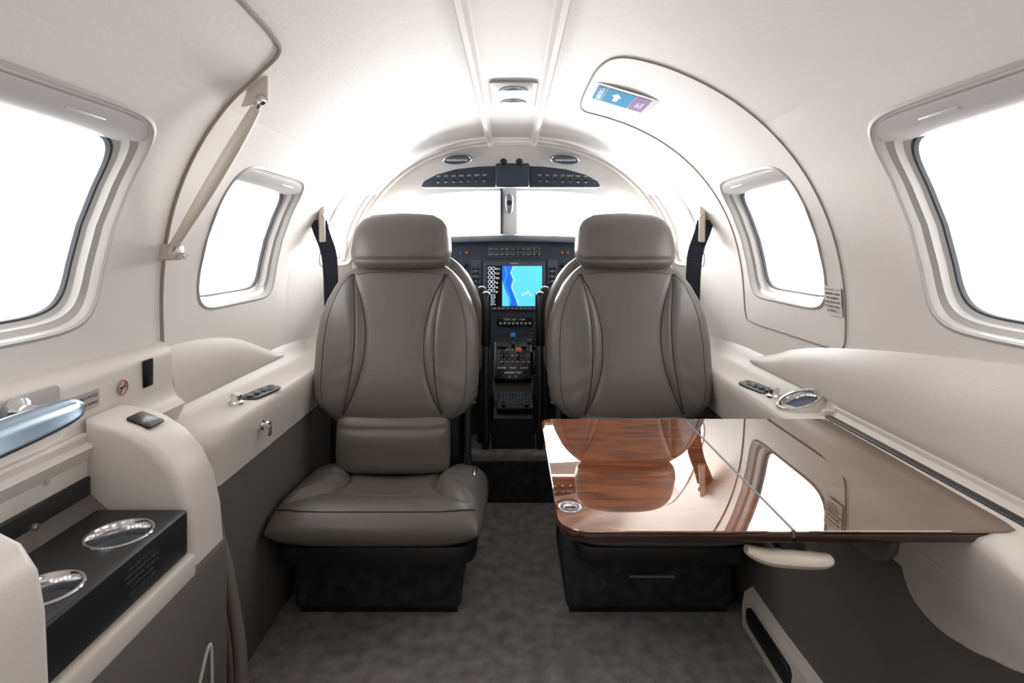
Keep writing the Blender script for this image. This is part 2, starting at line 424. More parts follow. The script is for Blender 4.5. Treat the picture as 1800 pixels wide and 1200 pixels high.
mk('windshield_post',box(-.048,.028,2.56,2.60,.95,1.22,.012),CREAM,wf,label='cream centre post')
mk('post_seal',box(-.053,-.044,2.548,2.575,.95,1.21,.003),SEAL,wf)
for s in(-1,1):
    mk('pillar_seal',tube([(s*.62,2.51,1.17),(s*.605,2.51,1.10),(s*.60,2.52,.97)],.005,8),SEAL,wf)
mk('wall_front',grid([[V((x,2.62,z)) for x in (-.76,0,.76)] for z in (0,.5,.965)]),BLACK,kind='structure',label='dark firewall behind instrument panel')
for s,nm in((-1,13),(1,14)):
    mk('trim_%d'%nm,grid([[V((s*x,y,z)) for y in (2.38,2.5,2.64)] for x,z in ((.61,0),(.62,.5),(.70,.7),(.70,.97))]),CREAM2,kind='structure',label='cockpit lower sidewall')
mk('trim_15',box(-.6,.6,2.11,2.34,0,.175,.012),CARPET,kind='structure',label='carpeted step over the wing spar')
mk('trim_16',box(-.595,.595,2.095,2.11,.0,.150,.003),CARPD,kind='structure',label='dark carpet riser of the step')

# ---------------------------------------------------------------- ceiling lamp
cl=thing('ceiling_light',(.004,1.65,1.37),'grey-beige ceiling light plate with two round chrome reading lamps','light')
zc=1.388
mk('light_plate',prism(rrect(-.060,.068,1.505,1.80,.018),(0,0,zc-.009),(1,0,0),(0,1,0),.007,.002),PLATEM,cl)
for y in(1.590,1.722):
    lm=mk('lamp_ring',lathe([(.042,0),(.041,.004),(.036,.006),(0,.006)],(.004,y,zc-.009),(0,0,-1),36),BRUSH,cl,label='round metal lamp bezel')
    mk('lamp_lens',disc((.004,y,zc-.0148),(0,0,-1),.026,.0015),LENS,lm)
for k,x in enumerate((-.232,.225)):
    xd_=(1,0,-.25*(1 if x>0 else -1))
    av=mk('air_vent',ringv((x,2.415,1.315),(0,-.6,-1),.052,.006,sx=1.15,sy=.6,xd=xd_),BRUSH,label='oval silver air vent in cockpit header',category='air vent',group='cockpit header vents')
    mk('vent_core',disc((x,2.417,1.316),(0,-.6,-1),.05,.003,sx=1.12,sy=.58,xd=xd_),PANEL2,av)
    mk('vent_vane',box(-.045,.045,-.003,.003,-.003,.003,.002,M=Matrix.Translation((x,2.41,1.309))),CHROME,av)
op=thing('overhead_panel',(0,2.40,1.2),'dark blue-grey overhead switch panel with small toggles','switch panel')
out=[(-.385,.0),(-.372,.022),(-.32,.050),(-.24,.072),(-.14,.084),(0,.088),(.13,.084),(.23,.072),(.31,.05),(.362,.022),(.375,.0),(.365,-.005),(-.375,-.005)]
mk('panel_body',prism(out[::-1],(0,2.405,1.197),(1,0,0),(0,0,1),-.035,.004),PANEL,op)
mk('center_block',box(-.068,.072,2.35,2.39,1.188,1.288,.008),PANEL,op)
for x in(-.035,.03):
    mk('spot_lamp',lathe([(.013,0),(.015,.012),(.008,.02)],(x,2.36,1.292),(0,-1,0),16),BLACK,op)
YP=2.3695
for sx in(-1,1):
    for k in range(7):
        x=sx*(.115+.032*k); z=1.222-.001*k
        mk('toggle_switch',box(x-.005,x+.005,YP-.010,YP+.002,z-.008,z+.008,.002),BLACKG,op)
        mk('switch_lettering',text(random.choice(['ON','OFF','TEST','LTS','PITOT','FAN']),.010,(x,YP-.0006,z+.018),(1,0,0),(0,0,1)),WHITE,op,smooth=False)
cp=thing('magnetic_compass',(-.012,2.54,1.1),'small grey compass hanging on windshield post','compass')
mk('compass_body',lathe([(.006,-.04),(.014,-.03),(.018,0),(.018,.03),(.01,.045)],(-.012,2.535,1.13),(0,0,1),20),GREYK,cp)
mk('compass_face',disc((-.012,2.517,1.135),(0,-1,0),.012,.004),BLACKG,cp)

# ---------------------------------------------------------------- instrument panel
ip=thing('instrument_panel',(0,2.48,.35),'dark blue-grey cockpit instrument panel with central map display','instrument panel')
IY=2.46
out=[(-.60,.30),(.60,.30),(.60,.93),(.55,.965),(.3,.982),(0,.985),(-.3,.982),(-.55,.965),(-.60,.93)]
mk('panel_face',prism(out,(0,IY+.03,0),(1,0,0),(0,0,1),.03,.004),PANEL,ip)
P=[[V((x,y,.985-.03*(x/.6)**2+.012*math.sin((y-2.42)/.2*math.pi)-(.02 if y<2.425 else 0))) for x in lin(-.6,.6,24)] for y in lin(2.42,2.60,8)]
mk('glareshield',grid(P),PANEL,ip)
mk('screen_bezel',prism(rrect(-.125,.145,.668,.878,.008),(0,IY,0),(1,0,0),(0,0,1),.012,.003),PANEL2,ip)
def flat(x0,x1,z0,z1,y,th=.001): return box(x0,x1,y-th,y,z0,z1,0)
sc=mk('display_screen',flat(-.107,.129,.684,.861,IY-.012,.002),SCRB,ip,smooth=False,label='lit navigation display')
mk('map_area',flat(-.042,.129,.686,.859,IY-.014),SCRC,sc,smooth=False)
coast=[(-.042,.859),(.004,.859),(-.008,.83),(.004,.80),(-.006,.77),(.006,.74),(.018,.71),(.024,.686),(-.01,.686),(-.012,.72),(-.03,.76),(-.042,.80)]
mk('map_water',prism(coast[::-1],(0,IY-.0157,0),(1,0,0),(0,0,1),.0005),SCRD,sc,smooth=False)
mk('map_coastline',tube([(.006,IY-.0162,.857),(-.004,IY-.0162,.83),(.008,IY-.0162,.80),(.0,IY-.0162,.77),(.014,IY-.0162,.73),(.028,IY-.0162,.69)],.0013,6),SCRP,sc)
mk('map_coastline',tube([(-.030,IY-.0164,.857),(-.022,IY-.0164,.82),(-.032,IY-.0164,.79),(-.018,IY-.0164,.75),(-.004,IY-.0164,.70)],.0010,6),SCRC,sc)
each('map_marker',[disc((.045+.012*k,IY-.0155,.735+.006*(k%3)),(0,-1,0),.005,.0008,10) for k in range(4)],SCRP,sc)
for r in range(6):
    mk('display_gauge',ringv((-.096,IY-.0145,.848-.019*r),(0,-1,0),.0065,.0011,14),SCRW,sc)
    mk('display_gauge',ringv((-.080,IY-.0145,.848-.019*r),(0,-1,0),.0065,.0011,14),SCRW,sc)
    mk('display_readout',text(['62.4','510','780','98','43','27'][r],.011,(-.071,IY-.0145,.846-.02*r),(1,0,0),(0,0,1),'LEFT'),SCRW,sc,smooth=False)
for r in range(7):
    mk('display_readout',text(random.choice(['PSI','AMP','FUEL','OIL','TRQ','ITT'])+' '+str(random.randint(10,99)),.0085,(-.10,IY-.0145,.735-.007*r),(1,0,0),(0,0,1),'LEFT'),SCRW,sc,smooth=False)
mk('bezel_lettering',text('GARMIN',.009,(.01,IY-.0125,.869),(1,0,0),(0,0,1)),WHITE,ip,smooth=False)
def knob(x,z,r,m,name='knob',y=IY,h=.015): return mk(name,lathe([(r*1.15,0),(r,.003),(r*.9,h),(r*.7,h+.001)],(x,y,z),(0,-1,0),16),m,ip)
aps=mk('autopilot_strip',prism(rrect(-.105,.125,.893,.945,.004),(0,IY,0),(1,0,0),(0,0,1),.006,.002),PANEL2,ip)
each('autopilot_button',[box(-.098+.023*c,-.081+.023*c,IY-.012,IY-.005,z,z+.011,.002) for c in range(10) for z in (.902,.925)],BLACK,aps)
each('button_lettering',[text(t,.008,(-.089+.023*c,IY-.0125,z+.0055),(1,0,0),(0,0,1)) for c,t in enumerate(['HDG','NAV','APR','REV','ALT','VS','IAS','VNV','YD','AP']) for z in (.902,.925)],WHITE,aps,False)
for sx,cx in((-1,-.155),(1,.175)):
    ru=mk('radio_unit',prism(rrect(cx-.022,cx+.022,.70,.885,.004),(0,IY,0),(1,0,0),(0,0,1),.008,.002),PANEL2,ip)
    each('radio_button',[box(cx-.016+.018*c,cx-.004+.018*c,IY-.013,IY-.007,.71+.022*r,.722+.022*r,.002) for r in range(7) for c in range(2)],BLACK,ru)
    each('radio_lettering',[text(random.choice(['COM','NAV','ID','PUSH','VOL']),.007,(cx,IY-.0085,.727+.022*r),(1,0,0),(0,0,1)) for r in range(6)],WHITE,ru,False)
    for z in(.86,.80,.74): knob(cx+sx*.045,z,.009,BLACKG)
    knob(cx+sx*.04,.915,.006,ORANGE); knob(cx+sx*.065,.915,.006,BLUEK if sx<0 else RED)
    px=sx*.38
    mk('pilot_display_bezel',prism(rrect(px-.12,px+.12,.66,.88,.008),(0,IY,0),(1,0,0),(0,0,1),.012,.003),PANEL2,ip)
    mk('pilot_display',flat(px-.10,px+.10,.685,.86,IY-.012,.002),SCRB,ip,smooth=False)
each('softkey',[box(-.10+.019*k,-.088+.019*k,IY-.016,IY-.010,.671,.679,.002) for k in range(12)],GREYK,ip)
tp=mk('transponder',prism(rrect(-.065,.09,.600,.640,.004),(0,IY,0),(1,0,0),(0,0,1),.01,.002),BLACKG,ip)
each('transponder_button',[box(-.055+.018*k,-.043+.018*k,IY-.016,IY-.009,.606,.617,.002) for k in range(8)],GREYK,tp)
mk('transponder_lettering',text('1 2 0 0   ALT   5 5 0 0',.010,(.01,IY-.0105,.628),(1,0,0),(0,0,1)),WHITE,tp,smooth=False)
an=mk('annunciator',prism(rrect(.07,.13,.50,.58,.003),(0,IY,0),(1,0,0),(0,0,1),.006,.001),BLACKG,ip)
each('annunciator_cell',[box(.076+.017*c,.089+.017*c,IY-.010,IY-.005,.508+.014*r,.518+.014*r,.001) for r in range(5) for c in range(3)],PANEL2,an)
# centre pedestal
cpd=thing('center_pedestal',(0,2.3,.175),'black centre console with throttle levers and keypad','console')
def pp(y): 
    return [(-.078,.175),(-.078,zt(y)-.01),(-.07,zt(y)),(.078,zt(y)),(.086,zt(y)-.01),(.086,.175)]
ZT=[(2.16,.29),(2.19,.315),(2.26,.335),(2.28,.37),(2.33,.46),(2.40,.53),(2.44,.56)]
zt=lambda y:interp(ZT,y)
mk('console_body',loftY(pp,lin(2.16,2.44,20),True),BLACK,cpd,smooth=True,angle=30)
M=Matrix.Translation((.004,2.325,.475))@Matrix.Rotation(math.radians(-32),4,'X')
M3=M.to_3x3()
tq=mk('throttle_quadrant',box(-.080,.080,-.015,.03,-.085,.085,.010,M=M),BLACKG,cpd)
for k,x in enumerate((-.055,-.033,-.011,.011,.033,.055)):
    mk('lever_slot',box(x-.002,x+.002,-.0165,-.0145,-.02,.065,.0008,M=M),PANEL2,tq)
    for j in range(3):
        mk('slot_mark',box(x+.005,x+.013,-.0158,-.0145,-.010+.026*j,-.007+.026*j,0,M=M),WHITE,tq)
each('quadrant_lettering',[text(t,.0105,M@V((x,-.0158,z)),(1,0,0),M3@V((0,0,1))) for t,x,z in (('POWER',-.045,-.035),('PROP',.0,-.035),('COND',.045,-.035),('RUDDER TRIM',0,-.055),('L       R',0,-.070))],WHITE,tq,False)
for x,z,m,nm in((-.044,.03,BLACK,'power_lever'),(-.0,.075,BLUEK,'propeller_lever'),(.022,.012,ORANGE,'condition_lever'),(.044,.03,BLACK,'flap_lever'),(.066,.05,BLACK,'mixture_lever')):
    lv=mk(nm,tube([M@V((x,-.012,z-.01)),M@V((x,-.035,z)),M@V((x,-.055,z+.01))],.0035,8),BRUSH,cpd)
    w_=.022 if nm=='power_lever' else .011
    mk('lever_knob',box(x-w_,x+w_,-.072,-.048,z-.002,z+.022,.008,M=M),m,lv,label='coloured lever knob' if m!=BLACK else 'black lever grip')
mk('trim_wheel',lathe([(.0,-.006),(.045,-.006),(.052,-.003),(.052,.003),(.045,.006),(0,.006)],(.088,2.31,.47),(1,0,0),28),BLACKG,cpd)
Mk=Matrix.Translation((.012,2.215,.335))@Matrix.Rotation(math.radians(22),4,'X')
kp_=mk('keypad_unit',box(-.07,.07,-.05,.05,-.01,.014,.006,M=Mk),BLACK,cpd)
each('keypad_key',[box(-.058+.0125*c,-.050+.0125*c,-.026+.0145*r,-.017+.0145*r,.012,.018,.002,M=Mk) for r in range(5) for c in range(10)],PANEL2,kp_)
each('keypad_knob',[lathe([(.009,0),(.008,.014),(.006,.015)],Mk@V((x,-.038,.012)),Mk.to_3x3()@V((0,0,1)),16) for x in(-.045,.045)],BLACKG,kp_)

# ---------------------------------------------------------------- seats
def prof(u,p): return math.sqrt(max(0,1-abs(u)**p))
def pillow(nu,nv,pos):
    us=[-math.cos(math.pi*i/nu)*.35+.65*(-1+2*i/nu) for i in range(nu+1)]; vs_=[-math.cos(math.pi*i/nv)*.35+.65*(-1+2*i/nv) for i in range(nv+1)]
    us[0]=-1;us[-1]=1;vs_[0]=-1;vs_[-1]=1
    a=grid([[pos(u,v,1) for v in vs_] for u in us]); b=grid([[pos(u,v,-1) for v in vs_] for u in us])
    return join(a,b)
HW=[(.42,.135),(.432,.165),(.455,.205),(.49,.236),(.54,.246),(.66,.246),(.73,.238),(.78,.222),(.83,.196),(.862,.168),(.88,.145),(.892,.125)]
ylean=lambda z:1.665+.22*(z-.4)
xs1=lambda z:.086+.056*((z-.66)/.2)**2
xs2=lambda z:.116+.027*((z-.66)/.2)**2
def sst(x): x=max(0,min(1,x)); return x*x*(3-2*x)
def back_pos(cx):
    def f(u,v,side,z=None,x=None):
        if z is None:
            z=.42+.472*(v+1)/2; hw=sm(HW,z,.008)
            x=hw*u
        else:
            hw=sm(HW,z,.008); u=x/hw; v=(z-.42)/.236-1
        P=prof(u,2.6)*prof(v,8)
        if side>0:
            t=.052*P
            s=abs(x)-xs1(z); s2=abs(x)-xs2(z)
            fade=1 if .46<z<.86 else 0
            t+=P*(.024*sst((s+.012)/.06))
            t-=P*fade*(.009*math.exp(-(s/.008)**2)+.007*math.exp(-(s2/.006)**2))
            t+=P*.014*math.exp(-((z-.56)/.12)**2)*(1 if s<0 else math.exp(-(s/.03)**2))
            t+=P*.0012*math.sin(z*120+abs(x)*60)*math.exp(-((z-.56)/.08)**2)*math.exp(-((s-.05)/.03)**2)
            return V((cx+x,ylean(z)-t,z))
        return V((cx+x,ylean(z)+.045*P,z))
    return f
HH=[(.868,.10),(.88,.135),(.90,.152),(.93,.157),(.97,.153),(1.005,.146),(1.03,.130),(1.043,.112),(1.05,.09)]
def head_pos(cx):
    def f(u,v,side):
        z=.868+.182*(v+1)/2; hw=sm(HH,z,.006); x=hw*u; P=prof(u,3.2)*prof(v,3)
        z-= .006*u*u*max(0,v)
        yy=ylean(z)-.004
        if side>0:
            g=.005*math.exp(-((z-.905)/.006)**2)
            return V((cx+x,yy-.075*P*(1-.12*v)+g*P,z))
        return V((cx+x,yy+.05*P,z))
    return f
CY,CHY=1.53,.205
sxc=lambda y:.120+.085*((y-1.58)/.15)**2
def cush_pos(cx,hw=.266):
    def f(u,v,side,x=None,y=None):
        if x is None:
            x=hw*u*(1-.05*abs(v)**5); y=CY+CHY*v*(1-.07*abs(u)**4)
        else:
            v=(y-CY)/CHY; u=x/hw
        P=prof(u,6)*prof(v,6); zb=.254-.012*v
        if side>0:
            t=.050*P
            ss=abs(x)-sxc(y)
            t+=P*.023*sst((ss+.008)/.05)*sst((y-1.38)/.09)
            if 1.42<y<1.70: t-=P*(.009*math.exp(-(ss/.008)**2))
            t-=P*.012*math.exp(-(x/.11)**2)*sst((y-1.42)/.12)
            t+=P*.010*math.exp(-((y-1.40)/.05)**2)
            t-=P*.004*math.exp(-((y-1.455-.02*(x/.1)**2)/.012)**2)*math.exp(-(x/.12)**4)
            t+=P*.0022*math.sin(y*130+abs(x)*40)*math.exp(-((ss-.03)/.03)**2)*math.exp(-((y-1.58)/.06)**2)
            return V((cx+x,y,zb+t))
        return V((cx+x,y,zb-.042*P))
    return f
def lumb_pos(cx):
    def f(u,v,side):
        z=.378+.088*v*(1-.03*abs(u)**4); x=.166*u*(1-.04*abs(v)**6); P=prof(u,5)*prof(v,5)
        y=1.655+.1*(z-.38)
        return V((cx+x,y-(.045+.012*math.exp(-((z-.40)/.05)**2)-.006*math.exp(-((z-.425)/.008)**2))*P if side>0 else y+.03*P,z))
    return f
def passenger_seat(cx,s,lab,drawer):
    ch=thing('passenger_seat',(cx,1.6,0),lab,'seat','aft-facing cabin seats')
    bp=back_pos(cx)
    bk=mk('backrest',pillow(120,120,bp),LEATH,ch,angle=70)
    for sg in(-1,1):
        for fn,a,b in((xs1,.46,.86),(xs2,.475,.845)):
            pts=[bp(0,0,1,z,sg*fn(z))+V((0,-.0003,0)) for z in lin(a,b,30)]
            mk('seam',tube(pts,.0017,6,smooth=False),SEAM,bk)
        pts=[bp(0,0,1,z,sg*sm(HW,z,.008)*.86)+V((0,-.0006,0)) for z in lin(.46,.86,30)]
        mk('seam',tube(pts,.0009,6,smooth=False),SEAM,bk)
    pts=[bp(0,0,1,.868-.01*(x/.15)**2,x)+V((0,-.0006,0)) for x in lin(-.13,.13,24)]
    mk('seam',tube(pts,.0009,6,smooth=False),SEAM,bk)
    mk('headrest',pillow(70,60,head_pos(cx)),LEATH,ch,angle=70)
    for d in (-.05,.05): mk('headrest_post',tube([(cx+d,1.785,.84),(cx+d,1.79,.93)],.006,8),CHROME,ch)
    if drawer: cc=cx-.012+.030; hw=.238
    else: cc=cx+.012; hw=.266
    cpn=cush_pos(cc,hw)
    cu=mk('seat_cushion',pillow(110,100,cpn),LEATH,ch,angle=70)
    for sg in(-1,1):
        pts=[cpn(0,0,1,sg*sxc(y),y)+V((0,0,.0003)) for y in lin(1.435,1.68,24)]
        mk('seam',tube(pts,.0015,6,smooth=False),SEAM,cu)
    pts=[cpn(0,0,1,x,1.362+.03*(abs(x)/(hw-.026))**6)+V((0,-.0003,.0005)) for x in lin(-hw+.023,hw-.023,40)]
    mk('seam',tube(pts,.0012,6,smooth=False),SEAM,cu)
    mk('lumbar_pad',pillow(50,40,lumb_pos(cx)),LEATH,ch,angle=70)
    mk('back_shell',box(cx-.20,cx+.20,1.69,1.75,.24,.62,.02),BLACK,ch,label='black plastic back shell')
    mk('seat_frame',prism(rrect(-hw+.02,hw-.02,1.365,1.78,.05),(cc,0,.175),(1,0,0),(0,1,0),.05,.012),BLACK,ch,label='black seat frame skirt')
    pd=mk('pedestal',box(cx-.213,cx+.213,1.455,1.80,.018,.185,.012),CARPD,ch,label='dark carpeted seat base')
    mk('pedestal_foot',box(cx-.205,cx+.205,1.47,1.79,0,.03,.004),BLACK,pd)
    mk('recline_hinge',disc((cx+s*.205,1.69,.30),(s,0,0),.03,.02),BLACK,ch)
    mk('hinge_arm',box(cx+s*.215-.008,cx+s*.215+.008,1.66,1.72,.25,.50,.006),BLACK,ch)
    mk('recline_lever',tube([(cx+s*.225,1.66,.30),(cx+s*.238,1.65,.302),(cx+s*.238,1.61,.305),(cx+s*.238,1.58,.30)],.006,8),BRUSH,ch)
    ax=cx+s*.262
    ar=mk('armrest',box(ax-.015,ax+.015,1.80,1.86,.62,.80,.013,4),BLACKG,ch,label='black folded armrest')
    mk('armrest_bracket',box(ax-.012,ax+.010,1.80,1.85,.30,.63,.006),BLACKG,ar)
    if drawer:
        d=mk('drawer',prism(rrect(-.17,.185,.055,.155,.012),(cx,1.455,0),(1,0,0),(0,0,1),.008,.003),CARPD,ch,label='carpeted storage drawer under the seat')
        mk('drawer_handle',box(cx-.055,cx+.06,1.437,1.446,.108,.113,.002),GREYK,d)
passenger_seat(-.345,1,'taupe leather cabin seat with dark carpeted base beside the galley ledge',False)
passenger_seat(.352,-1,'taupe leather cabin seat with storage drawer behind the folding table',True)

def pilot_seat(cx,s):
    ch=thing('pilot_seat',(cx,2.1,.175),'taupe leather cockpit seat facing the instrument panel','seat','cockpit seats')
    f0=back_pos(cx)
    def f(u,v,side): 
        p=f0(u,v,side); t=p.y-ylean(p.z); return V((p.x,2.0-.10*(p.z-.4)+(t if side<0 else t*.9),p.z*1.0+.02))
    mk('backrest',pillow(50,50,f),LEATH,ch,angle=70)
    h0=head_pos(cx)
    mk('headrest',pillow(30,30,lambda u,v,sd:(lambda p:V((cx+(p.x-cx)*.8,1.95+(p.y-ylean(p.z))*.6,p.z-.02)))(h0(u,v,sd))),LEATH,ch,angle=70)
    mk('seat_cushion',pillow(30,30,lambda u,v,sd:V((cx+.22*u,2.16+.19*v,.40+sd*.05*prof(u,4)*prof(v,4)))),LEATH,ch,angle=70)
    mk('seat_base',box(cx-.18,cx+.18,2.12,2.33,.175,.36,.01),BLACK,ch)
    ax=cx+s*.236
    ar=mk('armrest',box(ax-.016,ax+.016,2.03,2.08,.60,.80,.012),BLACK,ch,label='black folded armrest')
    mk('armrest_bracket',box(ax-.012,ax+.012,2.0,2.06,.25,.62,.006),BLACK,ar)
pilot_seat(-.345,1); pilot_seat(.355,-1)

# ---------------------------------------------------------------- seat belts
def belt(s):
    b=thing('shoulder_belt',(s*.64,1.98,.78),'dark webbing shoulder belt hanging from a beige wall guide','seat belt','shoulder belts')
    mk('belt_guide',prism([(-.03,-.06),(.01,-.065),(.03,.0),(.028,.055),(.005,.062),(-.012,.02)],(s*.665,1.955,1.02),(.5*s,1,0),(0,0,1),-s*.02,.004),STRUTM,b,label='beige moulded belt guide')
    mk('guide_bolt',disc((s*.648,1.955,1.05),(-s,-.4,0),.008,.006),CHROME,b)
    C=[V((s*.668,1.96,1.035)),V((s*.655,1.96,.99)),V((s*.632,1.955,.93)),V((s*.622,1.95,.86)),V((s*.620,1.95,.76)),V((s*.62,1.95,.62))]
    P=smoothpts(C,6); R=[]
    for i,p in enumerate(P):
        w=.028; a=.95-.5*i/len(P); d=V((s*a,-(1-a*a)**.5,0)); n_=V((d.y,-d.x,0))*.0015
        R.append([p-d*w-n_,p+d*w-n_,p+d*w+n_,p-d*w+n_])
    vs,fs=grid(R,False,True); fs=list(fs)+[[3,2,1,0],[len(vs)-4,len(vs)-3,len(vs)-2,len(vs)-1]]
    mk('belt_webbing',(vs,fs),BELT,b,smooth=False)
belt(-1); belt(1)

# ---------------------------------------------------------------- table
TZ=.58
tb_=thing('folding_table',(.36,.97,TZ-.02),'glossy lacquered wood folding table pulled from the side ledge','table')
inn=rrect(.062,.3635,.735,1.21,[.004,.025,.04,.004],8)
outl=[(.3665,.735),(.640,.735),(.655,.740),(.660,.76),(.670,1.195),(.666,1.21),(.3665,1.21)]
for nm,o_,lb,wm in(('table_leaf',inn,'inner glossy red-brown wood leaf',WOOD),('table_leaf',outl,'outer glossy wood leaf with its greyer reflection painted darker',WOOD2)):
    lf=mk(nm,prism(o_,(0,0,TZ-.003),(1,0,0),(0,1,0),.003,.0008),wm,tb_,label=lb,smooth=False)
    mk('edge_band',prism([(x,y) for x,y in o_],(0,0,TZ-.016),(1,0,0),(0,1,0),.0125,.003),WOODE,lf,label='dark wood edge band')
mk('hinge_strip',box(.3635,.3665,.737,1.208,TZ-.01,TZ+.0008,0),GREYK,tb_,label='thin metal hinge line')
rg=mk('cup_ring',ringv((.082,.802,TZ+.0004),(0,0,1),.0150,.0018,36),BRUSH,tb_,label='small round inlaid metal latch')
mk('ring_center',disc((.082,.802,TZ),(0,0,1),.011,.0012),WOODE,rg)
mk('ring_bar',box(.074,.090,.8005,.8035,TZ,TZ+.003,.001),CHROME,rg)
lt=mk('table_latch',tube([(.305,.742,.553),(.33,.740,.545),(.365,.738,.543),(.40,.740,.540),(.415,.742,.542)],.012,12,rad=lambda f:.004+.013*math.sin(math.pi*min(1,max(0,f*.9+.05)))**.6,flat=.6),LATCH,tb_,label='cream plastic table release handle')
mk('latch_stem',box(.35,.385,.742,.77,.545,.566,.004),BLACK,lt)
mk('support_arm',prism([(.60,.742),(.6715,.746),(.6715,.80),(.60,.80)],(0,0,.554),(1,0,0),(0,1,0),.012,.003),BLACK,tb_)
sl=mk('table_slot',box(.673,.700,.25,1.225,.570,.583,.003),BLACK,label='long black table storage slot in the side ledge',category='table slot')
mk('slot_rim',box(.699,.707,.25,1.24,.575,.600,.003),CREAM2,sl)
mk('slot_end',box(.673,.707,1.226,1.240,.572,.592,.003),CREAM2,sl)

# ---------------------------------------------------------------- ledge fittings
def switchplate(x,y,s,rot):
    M=Matrix.Translation((x,y,.5785))@Matrix.Rotation(rot,4,'Z')
    pl=mk('switch_plate',prism(rrect(-.026,.026,-.065,.065,.022),(0,0,0),(1,0,0),(0,1,0),.004,.001),BLACKG,label='small black switch plate on the side ledge',category='switch plate',group='ledge switch plates')
    pl.matrix_world=M
    WL[pl.name]=V((x,y,.5805))
    for d in(-.045,-.015,.015,.045):
        o=mk('switch_button',lathe([(.008,0),(.007,.004),(.003,.005)],(x-math.sin(rot)*d,y+math.cos(rot)*d,.5825),(0,0,1),16),GREYK,None)
        o.parent=pl; o.matrix_parent_inverse=M.inverted()
    return pl
switchplate(-.632,1.43,-1,-.15); switchplate(.640,1.48,1,.15)
for s,y in((-1,1.33),(1,1.39)):
    kb=mk('gasper_outlet',lathe([(.018,0),(.018,.006),(.012,.010),(.013,.022),(.009,.026)],(s*(.645 if s<0 else .640),y,.577),(0,0,1),24),CHROME,label='small chrome air outlet knob on the ledge',category='air outlet',group='ledge air outlets')
ch_=thing('cup_holder',(.656,1.30,.577),'oval polished chrome cup holder set in the side ledge','cup holder')
axc=V((-.32,-.10,1)).normalized(); xdc=(1,.25,.3); oc=(.660,1.305,.596)
mk('cup_surround',lathe([(.056,-.022),(.050,-.004),(.046,0)],oc,axc,40,1.15,.85,xdc,False),CREAM2,ch_)
mk('cup_rim',ringv(oc,axc,.045,.003,sx=1.15,sy=.85,xd=xdc),CHROME,ch_)
mk('cup_wall',lathe([(.044,.0),(.042,-.010),(.039,-.014)],oc,axc,40,1.15,.85,xdc,False),CHROME,ch_)
mk('cup_floor',lathe([(.040,-.0135),(.0,-.0145)],oc,axc,40,1.15,.85,xdc,False),PANEL2,ch_)
lb=mk('ledge_latch',lathe([(.012,0),(.012,.006),(.006,.008),(.006,.014),(.010,.016),(.010,.022)],(-.593,1.34,.525),(1,0,0),20),CHROME,label='small chrome push latch on beige ledge',category='latch')
mk('latch_tab',box(-.573,-.568,1.333,1.347,.50,.525,.002),BRUSH,lb)

# ---------------------------------------------------------------- galley
ga=thing('galley_cabinet',(-.6,.65,0),'beige and charcoal built-in refreshment cabinet with open drinks recess','cabinet')
far=[(-.70,.42),(-.70,.664),(-.68,.662),(-.65,.656),(-.62,.645),(-.585,.622),(-.555,.588),(-.535,.545),(-.523,.49),(-.518,.42)]
def ext(pr,y0,y1,bev=.012):
    return prism([(p[0],p[1]) for p in pr],(0,y1,0),(1,0,0),(0,0,1),y1-y0,bev,4)
mk('end_panel',ext(far[::-1],.925,1.03,.014),CREAM2,ga,label='beige leather rounded end panel')
near=[(-.70,.30),(-.70,.652),(-.60,.652),(-.55,.648),(-.522,.634),(-.503,.605),(-.495,.56),(-.49,.45),(-.49,.30)]
mk('end_panel',ext(near[::-1],.25,.612,.014),CREAM2,ga,label='beige leather rounded end panel')
mk('back_panel',box(-.703,-.69,.60,.93,.42,.645,.006),CREAM2,ga)
mk('black_recess',box(-.691,-.684,.60,.925,.50,.575,.003),BLACK,ga)
each('recess_button',[lathe([(.006,0),(.005,.004),(.0,.005)],p,(1,0,0),14) for p in((-.690,.84,.60),(-.684,.815,.545))],CHROME,ga)
mk('lower_panel',box(-.60,-.512,.25,1.03,.0,.425,.012),LOWER,ga,label='charcoal leather lower panel')
mk('sill',box(-.69,-.512,.60,.926,.412,.452,.008),CREAM2,ga)
pk=[V((-.5095,.88,.12)),V((-.5095,.92,.22)),V((-.5095,.955,.275)),V((-.5095,.965,.24)),V((-.5095,.965,.05))]
mk('pocket_edge',tube(pk,.003,8),CREAM2,ga)
tr=boolean(box(-.683,-.520,.618,.914,.454,.526,.005),[lathe([(.041,-.062),(.041,.05)],(-.576,.835,.53),(0,0,1),40),lathe([(.037,-.062),(.037,.05)],(-.574,.700,.53),(0,0,1),40)])
ty=mk('drinks_tray',tr,BLACK,ga,label='black tray holding two steel cup wells',angle=30)
for x,y,r in((-.576,.835,.041),(-.574,.700,.037)):
    cw=mk('cup_well',lathe([(r+.004,.001),(r+.003,.0025),(r,.0025),(r-.002,-.001),(r-.003,-.020)],(x,y,.5255),(0,0,1),40,cap=False),CHROME,ty,label='polished steel cup well')
    mk('cup_lower_wall',lathe([(r-.0028,-.019),(r-.005,-.054)],(x,y,.5255),(0,0,1),40,cap=False),GREYK,cw,label='grey lower wall of the cup well')  # lower wall of the well, coloured darker than the rim above
    mk('cup_base',disc((x,y,.4705),(0,0,1),r-.003,.002),PANEL2,cw,label='dark cup well floor')
each('tray_lettering',[text(t,.0066,(-.5196,.80,.508-.0085*k),(0,1,0),(0,0,1)) for k,t in enumerate(('DO NOT USE TRAY','FOR STORAGE DURING','TAKEOFF OR LANDING','CLOSE DRAWER','WHEN NOT IN USE'))],DIMT,ty,False)
sb=mk('recessed_switch',prism(rrect(-.022,.022,-.022,.022,.006),(0,0,0),(1,0,0),(0,1,0),.004,.001),BLACKG,ga,label='small black recessed switch')
